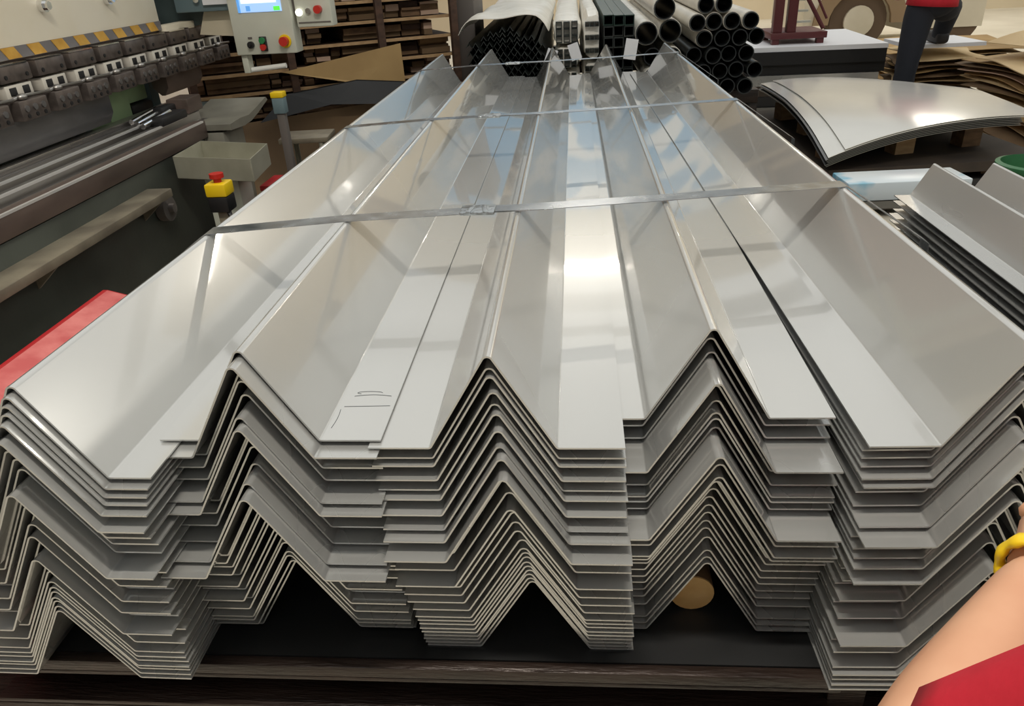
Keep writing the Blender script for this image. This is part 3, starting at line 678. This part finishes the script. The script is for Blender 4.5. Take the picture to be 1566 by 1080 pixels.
for i, (x, z, s, rw_) in enumerate(heap):
    pipe(x, z, .0452, 2.6, ('off-white sleeved round pipe in the %s row of the pipe heap' if s else 'bare dark round pipe in the %s row of the pipe heap') % rw_, s, BY+rr.uniform(-.03, .05))
for x, z in ((1.185, 1.02), (1.21, .955), (1.15, .60)): pass
b = B()
def fw(u, v):
    return (.46+.2*u, 4.66-.05*math.sin(3*u)+.02*math.sin(9*v), .70-.6*v+.01*math.sin(12*u))
wrapd = [(.82, .1), (.995, .1), (.82, .28), (.995, .28), (.9, .45), (.46, .1), (.46, .28), (.46, .46), (.28, .1), (.28, .28), (.28, .46)]
for i, (x, z) in enumerate(wrapd):
    t = B(); n = 16; rings = []
    for j in range(8):
        v = j/7; ring = []
        for k in range(n):
            a = 2*math.pi*k/n; q = .07*(1+.13*math.sin(3*a+i+5*v)+.07*math.sin(7*a+2*i))
            ring.append(t.bm.verts.new((x+q*math.cos(a)*.9, 4.74+.15*math.sin(i)*.3+2.0*v, z+q*math.sin(a))))
        rings.append(ring)
    fs = []
    for p, q in zip(rings, rings[1:]):
        for k in range(n): fs.append(t.bm.faces.new((p[k], p[(k+1) % n], q[(k+1) % n], q[k])))
    fs += [t.bm.faces.new(rings[0][::-1]), t.bm.faces.new(rings[-1])]
    bmesh.ops.recalc_face_normals(t.bm, faces=fs)
    t.thing('dark_bundle', 'dark_wrap', 'dark plastic-wrapped bundle on the floor under the pipe heap', 'bundle', 'dark bundles under the pipes')

# ------------------------------------------------------------------ maroon trolley
tl = empty('maroon_frame', (2.03, 7.65, .60), 'maroon steel frame with upright posts standing on the dark sheet pile', 'frame')
B().bb(1.78, 2.27, 7.4, 7.9, .645, .70, .005).part('deck', 'maroon', tl)
for x in (1.835, 1.955): B().bb(x-.04, x+.04, 7.41, 7.49, .70, 1.9, .004).part('post', 'maroon', tl)
B().tube((1.98, 7.45, 1.12), (2.24, 7.45, .72), .018, 8).part('brace', 'maroon', tl)
B().tube((2.03, 7.45, 1.2), (2.26, 7.45, .80), .011, 8).part('brace', 'maroon', tl)
for z in (.77, .86, .95): B().bb(1.995, 2.0+.38*(1.12-z), 7.47, 7.5, z, z+.018).part('rung', 'light_paint', tl)
for x in (1.83, 2.22):
    for y in (7.45, 7.85): B().bb(x-.03, x+.03, y-.03, y+.03, .6005, .645).part('foot', 'maroon', tl)

# ------------------------------------------------------------------ flat sheet pile behind, on dark trestle
def sheetpile(cx, cy, w, d, zs, rz, label, group, m, name='flat_sheet', support=True):
    rs = random.Random(int(cx*100))
    for i, (z0, z1) in enumerate(zs):
        dx, dy = rs.uniform(-.05, .05), rs.uniform(-.05, .05)
        B().box((cx+dx, cy+dy, (z0+z1)/2), (w, d, z1-z0), rz=rz+rs.uniform(-.02, .02)).thing(name, m[i % len(m)], label[i], 'metal sheet', group, smooth=0)
PL = ['lowest', 'second lowest', 'third lowest', 'fourth lowest', 'fifth lowest', 'sixth lowest']
sheetpile(2.13, 7.9, 1.22, 1.3, [(.0, .09), (.092, .18), (.182, .27), (.272, .36), (.362, .45), (.452, .56), (.562, .60)], -.02, ['dark packed sheet bundle, %s in the pile by the maroon frame' % n for n in PL] + ['pale-edged steel sheet topping the dark pile by the maroon frame'], 'sheets by the maroon frame', ['steel_edge', 'black', 'dark_board', 'sheet_b', 'black', 'black', 'paper'])

# ------------------------------------------------------------------ curved stainless sheets on bearers
C0, CA, CB = Vector((1.37, 4.18)), Vector((2.49, 4.47)), Vector((1.38, 5.92)); CC = (CA+CB)/2
CU, CV = (CA-C0).normalized(), (CB-C0).normalized(); CL, CW = (CA-C0).length, (CB-C0).length
def csheet(z, off, name, m, label):
    def f(u, v):
        p = C0 + (CA-C0)*u + (CB-C0)*v + CU*off; d = p-CC
        s, t_ = d.dot(CU)*2/CL, d.dot(CV)*2/CW
        return (p.x, p.y, z - .05*abs(s)**2.2*(.4+.6*min(1, abs(t_))) - .035*abs(t_)**3)
    return B().slab(f, 20, 20, .003).thing(name, m, label, 'metal sheet', 'curved sheets on the timber bearers')
for k in range(7):
    csheet(.555-k*.009, .10 if k == 0 else .008*math.sin(k*2.1), 'curved_sheet', 'film_white' if k < 2 else 'steel_edge', 'domed shiny steel sheet, %s in the pile on timber bearers' % ('topmost' if k == 0 else ORD[k]+' from the top'))
for i, (x, y) in enumerate(((1.5, 4.55), (1.92, 4.62), (2.35, 4.75), (1.56, 5.2), (2.35, 5.4), (1.53, 5.7))):
    B().box((x, y, .353), (.12, .1, .11), rz=.25).thing('timber_block', 'wood_tan' if i % 2 else 'wood_brown', '%s timber block under the domed sheets' % ('tan' if i % 2 else 'brown'), 'timber', 'timber blocks under the domed sheets', smooth=0)
for k, (z, m) in enumerate(((.27, 'dark_board'), (.175, 'black'), (.08, 'dark_board'))):
    B().box((1.95, 5.2, z), (1.25, 1.75, .055), rz=.1).thing('pallet_board', m, ['dark packing board under the timber blocks', 'black board below the packing board', 'dark wooden base board on the floor under the domed sheets'][k], 'board', smooth=0)
    for x in (1.6, 2.3):
        B().box((x, 5.2, z-.0475 if k < 2 else .026), (.1, 1.5, .04 if k < 2 else .05), rz=.1).thing('timber_bearer', 'wood_brown', 'brown bearer between the boards under the domed sheets', 'timber', 'bearers under the domed sheets', smooth=0)

# ------------------------------------------------------------------ cardboard heap on the right
rr = random.Random(31)
def cb(cx, cy, z, w, d, rz, bend, m, label, ox, oy):
    def f(u, v):
        x, y = (u-.5)*w, (v-.5)*d
        c, s = math.cos(rz), math.sin(rz); X, Y = cx+x*c-y*s, cy+x*s+y*c
        X += .03*math.sin(7*v+z*40)*(u-.5)*2; Y += .04*math.sin(6*u+z*50)*(v-.5)*2
        return (X, Y, z + bend*(((X-ox)/.6)**2) + .016*math.sin(4*(Y-oy)) + .01*math.sin(6*(X-ox)+2*Y))
    B().slab(f, 12, 14, .006).thing('cardboard_sheet', m, label, 'cardboard', 'cardboard sheets heaped beside the domed sheets')
mm = ['cardboard_light', 'cardboard', 'cardboard', 'cardboard_dark', 'wood_pink', 'cardboard_light', 'cardboard_light', 'cardboard_dark']
cn = {'cardboard_light': 'pale tan', 'cardboard': 'tan', 'cardboard_dark': 'dull brown', 'wood_pink': 'pinkish', 'wood_brown': 'dark brown'}
NTH = ['first', 'second', 'third', 'fourth', 'fifth', 'sixth', 'seventh', 'eighth', 'ninth', 'tenth', 'eleventh', 'twelfth', 'thirteenth', 'fourteenth', 'fifteenth', 'sixteenth', 'seventeenth', 'eighteenth']
for k in range(16):
    m = mm[(k*3) % 8]
    cb(3.68+rr.uniform(-.06, .06), 5.75+rr.uniform(-.12, .12), .07+k*.034, .95+rr.uniform(-.12, .12), 1.9+rr.uniform(-.25, .1), .03+rr.uniform(-.07, .07), -.045, m, '%s cardboard sheet, %s from the floor in the heap beside the domed sheets' % (cn[m], NTH[k]), 3.6, 5.75)
def bulge(u, v):
    x, y = (u-.5)*1.0, (v-.5)*.9; c, s_ = math.cos(.4), math.sin(.4)
    return (3.75+x*c-y*s_, 6.1+x*s_+y*c, .68+.10*math.sin(math.pi*u)*(.6+.4*math.sin(3*v)))
B().slab(bulge, 14, 10, .006).thing('cardboard_sheet', 'cardboard_light', 'large folded tan cardboard sheet bulging on top of the heap', 'cardboard')
for k in range(11):
    m = mm[(k*2+1) % 8]
    cb(3.2+rr.uniform(-.03, .03), 7.3+rr.uniform(-.04, .04), .05+k*.044, .66+rr.uniform(-.05, .05), .62+rr.uniform(-.05, .05), rr.uniform(-.08, .08), -.01, m, '%s cardboard sheet, %s from the floor in the small heap under the raised foot' % (cn[m], NTH[k]), 3.2, 7.3)
for k in range(6):
    m = mm[(k*3+2) % 8]
    cb(4.2+rr.uniform(-.03, .03), 9.6, .05+k*.05, 1.5, 1.3, rr.uniform(-.08, .08), -.01, m, '%s cardboard sheet, %s from the floor in the far heap near the dark machine' % (cn[m], NTH[k]), 4.2, 9.6)
# ------------------------------------------------------------------ cream cart and dark machine at the back
ct = empty('cream_truck', (4.4, 12.5, 0), 'cream vehicle body with a tan wheel arch at the back', 'vehicle')
W0 = Vector((3.95, 11.5, .0))
pts = [(3.2, .25), (3.2, 1.9), (5.6, 1.9), (5.6, .25), (4.55, .25)] + [(3.95+.6*math.cos(R(a)), .35+.6*math.sin(R(a))) for a in range(0, 181, 15)]
B().prism(pts, 'y', 11.6, 13.4).part('body', 'cream_paint', ct)
ar = [(3.95+r*math.cos(R(a)), .35+r*math.sin(R(a))) for r, rng in ((.62, range(0, 181, 15)), (.42, range(180, -1, -15))) for a in rng]
B().prism(ar, 'y', 11.55, 11.62).part('wheel_arch', 'tan_arch', ct)
B().tube((3.95, 11.62, .38), (3.95, 11.9, .38), .38, 28).part('wheel', 'tyre', ct)
B().tube((3.95, 11.58, .38), (3.95, 11.62, .38), .2, 24).part('hub', 'cream_paint', ct)
B().tube((5.2, 11.62, .38), (5.2, 11.9, .38), .38, 28).part('wheel', 'tyre', ct)
mc = empty('dark_machine', (5.6, 8.6, 0), 'dark machine with a pale sill and yellow dashes beyond the heap', 'machine')
B().bb(5.05, 6.2, 8.4, 9.2, .0, 1.5, .01).part('body', 'grey_post', mc)
B().bb(5.12, 6.1, 8.37, 8.4, .78, 1.3).part('dark_panel', 'black_gloss', mc)
B().bb(5.05, 6.2, 8.32, 8.4, .60, .72, .008).part('sill', 'tray_steel', mc)
for k in range(6): B().bb(5.12+.16*k, 5.20+.16*k, 8.36, 8.4, .74, .765).part('dash', 'hi_vis', mc)
B().bb(5.25, 5.32, 8.36, 8.37, .9, 1.0).part('label_plate', 'hi_vis', mc)

# ------------------------------------------------------------------ second table with folded sheets
t2 = empty('side_table', (1.3, 1.6, 0), 'dark steel side table under the shorter ridge stacks', 'table')
B().bb(.98, 1.72, .5, 2.5, .515, .545, .003).part('tabletop', 'black_top', t2)
for x in (1.02, 1.68):
    for y in (.56, 2.44): B().bb(x-.03, x+.03, y-.03, y+.03, 0, .515, .003).part('leg', 'rust_beam', t2)
SS = ridge_mesh('folded_sheet', 'sheet_b', L=1.9, a=.055, h=.105, bl=.05, br=.05, r=.005)
for si, x in enumerate((1.135, 1.318)):
    for k in range(8):
        o = bpy.data.objects.new('folded_sheet', SS); col.objects.link(o)
        z = .70 - k*.0205 - (.007 if si else 0)
        o.location = (x+.003*math.sin(k*1.7+si), .55+.012*math.sin(k*2.3+si), z)
        tag(o, 'short ridge sheet, %s in the side table stack %s' % ('topmost' if k == 0 else ORD[k]+' from the top', 'beside the gap' if si == 0 else 'beside the green drum'), 'metal sheet', 'short ridge sheets on the side table')
fb = empty('film_bundle', (1.27, 2.97, 0), 'film-wrapped steel bar bundle with blue print behind the side table', 'bundle')
B().box((1.26, 2.97, .585), (.46, .17, .07), rz=.06, bev=.005).part('bundle_body', 'film_blue', fb)
B().box((1.26, 2.97, .53), (.47, .15, .03), rz=.06).part('lower_bar', 'steel_edge', fb, 0)
for x in (1.1, 1.42): B().bb(x-.04, x+.04, 2.92, 3.02, 0, .515, .003).part('trestle_leg', 'rust_beam', fb)
dr = empty('green_drum', (1.69, 2.88, 0), 'green painted open drum with a chipped rim beside the side table', 'drum')
B().lathe([(.13, 0), (.13, .64), (.136, .65), (.136, .665), (.12, .67), (.117, .64), (.117, .02), (.0005, .02), (.0005, 0)], (1.72, 2.92, 0), 28, True).part('body', 'green_drum', dr)
for z in (.2, .42): B().lathe([(.129, z-.01), (.137, z), (.129, z+.01)], (1.72, 2.92, 0), 28, True).part('hoop', 'green_drum', dr)

# ------------------------------------------------------------------ people
def skin(name, V, E, m, root=0, sub=2):
    """V: list of (x,y,z,rx,ry)"""
    me = bpy.data.meshes.new(name); me.from_pydata([v[:3] for v in V], E, []); o = bpy.data.objects.new(name, me); col.objects.link(o)
    mod = o.modifiers.new('skin', 'SKIN'); mod.use_smooth_shade = True; mod.branch_smoothing = .6
    if not me.skin_vertices: raise RuntimeError('no skin layer')
    d = me.skin_vertices[0].data
    for i, v in enumerate(V): d[i].radius = (v[3], v[4] if len(v) > 4 else v[3]); d[i].use_root = (i == root)
    sm = o.modifiers.new('sub', 'SUBSURF'); sm.levels = sub; sm.render_levels = sub
    dg = bpy.context.evaluated_depsgraph_get(); em = bpy.data.meshes.new_from_object(o.evaluated_get(dg))
    bpy.data.objects.remove(o); em.name = name
    em.materials.clear(); em.materials.append(MATS[m]); em.polygons.foreach_set('use_smooth', [True]*len(em.polygons))
    return em
def addmesh(b, me):
    b.bm.from_mesh(me); return b
def head(t, c, fwd, hair=True):
    """face details on a head centred at c facing fwd (unit vector in xy)"""
    c = Vector(c); f = Vector(fwd).normalized(); s = Vector((-f.y, f.x, 0)); up = Vector((0, 0, 1))
    for k in (-1, 1):
        e = c + f*.083 + s*.032*k + up*.005
        B().ball(e, .013).part('eye', 'eye_white', t)
    B().ball(c+f*.09-up*.055, .012, (1.4, 1.4, .6)).part('mouth', 'lips', t)
    b = B(); b.ball(c-f*.012+up*.032, .108, (.93, .98, 1.02), 20, 14)
    bmesh.ops.delete(b.bm, geom=[v for v in b.bm.verts if (v.co-c).dot(f) > .03 and (v.co-c).z < .055 or (v.co-c).z < -.05], context='VERTS')
    b.part('hair', 'hair', t)
def headmesh(c, f):
    c = Vector(c); f = Vector(f).normalized(); s = Vector((-f.y, f.x, 0)); up = Vector((0, 0, 1))
    b = B(); b.ball(c, .1, (.82, .92, 1.15), 24, 18); b.ball(c+f*.02-up*.06, .066, (.92, .98, .9), 18, 12)
    b.path([c+f*.088+up*.02, c+f*.104-up*.012, c+f*.112-up*.028, c+f*.09-up*.034], [.007, .010, .013, .009], 8)
    for k in (-1, 1): b.ball(c+s*.085*k, .026, (.5, .8, 1.2), 10, 8)
    return b
def handmesh(w, d, palm_n, b, curl=.6, length=.185):
    """palm + five fingers from wrist w along d; palm_n = direction the palm faces"""
    w = Vector(w); d = Vector(d).normalized(); n = Vector(palm_n); n = (n-d*n.dot(d)).normalized(); s = d.cross(n)
    pl = length*.5
    b.path([w-d*.02, w+d*.012, w+d*pl*.6, w+d*pl*.98], [.026, .028, .034, .03], 12)
    g = B()
    for k, (off, L) in enumerate(((-.030, .062), (-.010, .076), (.011, .070), (.031, .055))):
        p = w + d*pl*.82 + s*off; dirn = d.copy(); pts = [p]; rad = [.0095]
        for j, fr in enumerate((.42, .32, .26)):
            a = curl*(.55+.35*j); dirn = (Matrix.Rotation(a, 3, s) @ dirn) if True else dirn
            p = p + dirn*L*fr*1.25; pts.append(p); rad.append(.0092-.001*j)
        b.path(pts, rad, 8); b.ball(pts[-1], rad[-1], u=8, v=6)
    p = w + d*pl*.25 - s*.03; dirn = (d*.65 - s*.7 + n*.25).normalized(); pts = [p]
    for fr in (.035, .03, .024): p = p + dirn*fr; pts.append(p); dirn = (dirn + n*.25 + d*.2).normalized()
    b.path(pts, [.014, .012, .011, .009], 8); b.ball(pts[-1], .009, u=8, v=6)
    return b

def limbs(*paths, balls=()):
    b = B()
    for pts, rad in paths:
        P_, R_ = [], []
        for i in range(len(pts)-1):        # resample for round bends
            for k in range(4):
                u = k/4; P_.append(Vector(pts[i]).lerp(Vector(pts[i+1]), u)); R_.append(rad[i]+(rad[i+1]-rad[i])*u)
        P_.append(Vector(pts[-1])); R_.append(rad[-1])
        for _ in range(2):
            P_ = [P_[0]] + [(P_[i-1]+P_[i]*2+P_[i+1])/4 for i in range(1, len(P_)-1)] + [P_[-1]]
        b.path(P_, R_, 16)
    for c, r, sc in balls: b.ball(c, r, sc, 20, 14)
    return b

# worker in the background: standing, one foot raised on the heap
wx, wy = 2.79, 6.6
wk = empty('person', (wx, wy, 0), 'person in red top and black trousers with one foot raised on cardboard', 'person')
V = [(wx, wy, .98, .13, .1), (wx, wy, 1.12, .12, .09), (wx-.02, wy, 1.3, .14, .1), (wx-.03, wy, 1.45, .13, .09), (wx-.03, wy, 1.54, .055, .055), (wx-.03, wy+.01, 1.60, .052, .052),
     (wx-.21, wy, 1.43, .055, .055), (wx-.27, wy+.03, 1.17, .043, .043), (wx-.20, wy+.2, 1.02, .033, .033),
     (wx+.16, wy, 1.43, .055, .055), (wx+.25, wy+.05, 1.18, .043, .043), (wx+.20, wy+.24, 1.06, .033, .033),
     (wx-.09, wy, .86, .08, .08), (wx-.11, wy, .5, .058, .058), (wx-.11, wy+.02, .12, .042, .042), (wx-.12, wy+.1, .05, .04, .035),
     (wx+.09, wy+.05, .88, .08, .08), (wx+.29, wy+.34, .90, .06, .06), (wx+.28, wy+.42, .70, .042, .042), (wx+.28, wy+.50, .65, .038, .033)]
E = [(0, 1), (1, 2), (2, 3), (3, 4), (4, 5), (3, 6), (6, 7), (7, 8), (3, 9), (9, 10), (10, 11), (0, 12), (12, 13), (13, 14), (14, 15), (0, 16), (16, 17), (17, 18), (18, 19)]
b = headmesh((wx-.03, wy+.03, 1.70), (.1, 1, 0)); addmesh(b, skin('body', V, E, 'skin'))
handmesh((wx-.20, wy+.2, 1.02), (.1, .8, -.2), (1, 0, 0), b); handmesh((wx+.20, wy+.24, 1.06), (-.1, .8, -.2), (-1, 0, 0), b)
b.part('body', 'skin', wk, 180)
head(wk, (wx-.03, wy+.03, 1.70), (.1, 1, 0))
limbs(([(wx-.06, wy, .97), (wx-.09, wy, .86), (wx-.115, wy, .5), (wx-.115, wy+.02, .07)], [.12, .108, .085, .07]),
      ([(wx+.06, wy+.02, .97), (wx+.13, wy+.08, .90), (wx+.29, wy+.34, .89), (wx+.28, wy+.42, .66)], [.12, .108, .085, .066]),
      balls=[((wx, wy, .95), .15, (1.15, .9, .75))]).part('trousers', 'trousers', wk, 180)
limbs(([(wx-.01, wy, .93), (wx, wy, 1.1), (wx-.02, wy, 1.3), (wx-.03, wy, 1.47), (wx-.03, wy, 1.52)], [.185, .165, .17, .12, .06]),
      ([(wx-.10, wy, 1.44), (wx-.21, wy, 1.42), (wx-.255, wy+.02, 1.24)], [.08, .08, .065]),
      ([(wx+.05, wy, 1.44), (wx+.16, wy, 1.42), (wx+.225, wy+.03, 1.25)], [.08, .08, .065])).part('red_top', 'shirt_red', wk, 180)
for (x, y, z) in ((wx-.12, wy+.06, .0), (wx+.28, wy+.47, .605)):
    B().box((x, y, z+.045), (.1, .28, .09), bev=.03, seg=3).part('shoe', 'shoe', wk)
B().box((3.14, 7.28, .585), (.62, .55, .03), rz=.05).thing('packing_board', 'paper', 'pale grey board under the raised foot', 'board', smooth=0)

# worker at the right with the bare forearm reaching in
W_, E_, S_ = Vector((.418, .537, .938)), Vector((.214, .319, .946)), Vector((.40, .22, 1.19))
nx, ny = .66, .02
M_ = E_.lerp(W_, .3)
V = [(nx, ny, .92, .14, .11), (nx-.01, ny+.04, 1.05, .13, .1), (nx-.02, ny+.10, 1.2, .145, .1), (nx-.03, ny+.15, 1.29, .12, .09), (nx-.03, ny+.19, 1.38, .055, .055), (nx-.03, ny+.22, 1.44, .052, .052),
     (S_.x, S_.y, S_.z, .055, .055), (E_.x, E_.y, E_.z, .043, .043), (M_.x, M_.y, M_.z, .044, .044), (W_.x, W_.y, W_.z, .029, .025),
     (nx+.17, ny+.14, 1.26, .055, .055), (nx+.26, ny+.14, 1.0, .043, .043), (nx+.22, ny+.3, .86, .032, .032),
     (nx-.09, ny, .83, .08, .08), (nx-.1, ny+.02, .48, .058, .058), (nx-.1, ny, .1, .042, .042), (nx-.1, ny+.1, .045, .04, .035),
     (nx+.09, ny, .83, .08, .08), (nx+.1, ny+.02, .48, .058, .058), (nx+.1, ny, .1, .042, .042), (nx+.1, ny+.1, .045, .04, .035)]
E = [(0, 1), (1, 2), (2, 3), (3, 4), (4, 5), (3, 6), (6, 7), (7, 8), (8, 9), (3, 10), (10, 11), (11, 12), (0, 13), (13, 14), (14, 15), (15, 16), (0, 17), (17, 18), (18, 19), (19, 20)]
nk = empty('person', (nx, ny, 0), 'person in a red top reaching a bare forearm with yellow wristband over the sheets', 'person')
hc = (nx-.03, ny+.26, 1.54)
b = headmesh(hc, (-.1, 1, 0)); addmesh(b, skin('body', V, E, 'skin'))
hd = Vector((.075, .085, -.012)); handmesh(W_+hd.normalized()*.01, hd, (0, .1, -1), b, .45); handmesh((nx+.22, ny+.3, .86), (0, .5, -.5), (-1, 0, 0), b)
b.part('body', 'skin', nk, 180)
head(nk, hc, (-.1, 1, 0))
limbs(([(nx-.06, ny, .93), (nx-.09, ny, .83), (nx-.1, ny+.02, .48), (nx-.1, ny, .07)], [.12, .11, .085, .07]), ([(nx+.06, ny, .93), (nx+.09, ny, .83), (nx+.1, ny+.02, .48), (nx+.1, ny, .07)], [.12, .11, .085, .07]),
      balls=[((nx, ny, .92), .15, (1.15, .9, .75))]).part('trousers', 'trousers', nk, 180)
sl = [tuple(E_.lerp(S_, u)) for u in (.16, .42, .72, 1.0)]
limbs(([(nx, ny, .86), (nx-.01, ny+.04, 1.05), (nx-.02, ny+.1, 1.2), (nx-.03, ny+.16, 1.31), (nx-.03, ny+.18, 1.36)], [.175, .165, .17, .12, .06]),
      (sl + [(nx-.12, ny+.15, 1.26)], [.058, .067, .074, .078, .09]),
      ([(nx+.05, ny+.15, 1.27), (nx+.17, ny+.14, 1.25), (nx+.235, ny+.14, 1.06)], [.09, .08, .065])).part('red_top', 'shirt_red', nk, 180)
for x in (nx-.1, nx+.1): B().box((x, ny+.06, .045), (.1, .28, .09), bev=.03, seg=3).part('shoe', 'shoe', nk)
ax = (W_-E_).normalized(); q = ax.to_track_quat('Z', 'Y'); b = B()
n = 40; rings = []
for k in range(n):
    a = 2*math.pi*k/n; er = Vector((math.cos(a), math.sin(a), 0)); ring = []
    for j in range(8):
        t_ = 2*math.pi*j/8; w_ = .0065*(1+.18*math.sin(10*a))
        ring.append(b.bm.verts.new(W_ - ax*.008 + q @ (er*(.0315+w_*.7*math.cos(t_)) + Vector((0, 0, w_*1.5*math.sin(t_))))))
    rings.append(ring)
fs = [b.bm.faces.new((rings[k][j], rings[(k+1) % n][j], rings[(k+1) % n][(j+1) % 8], rings[k][(j+1) % 8])) for k in range(n) for j in range(8)]
bmesh.ops.recalc_face_normals(b.bm, faces=fs)
b.part('wristband', 'yellow_plastic', nk, 180)
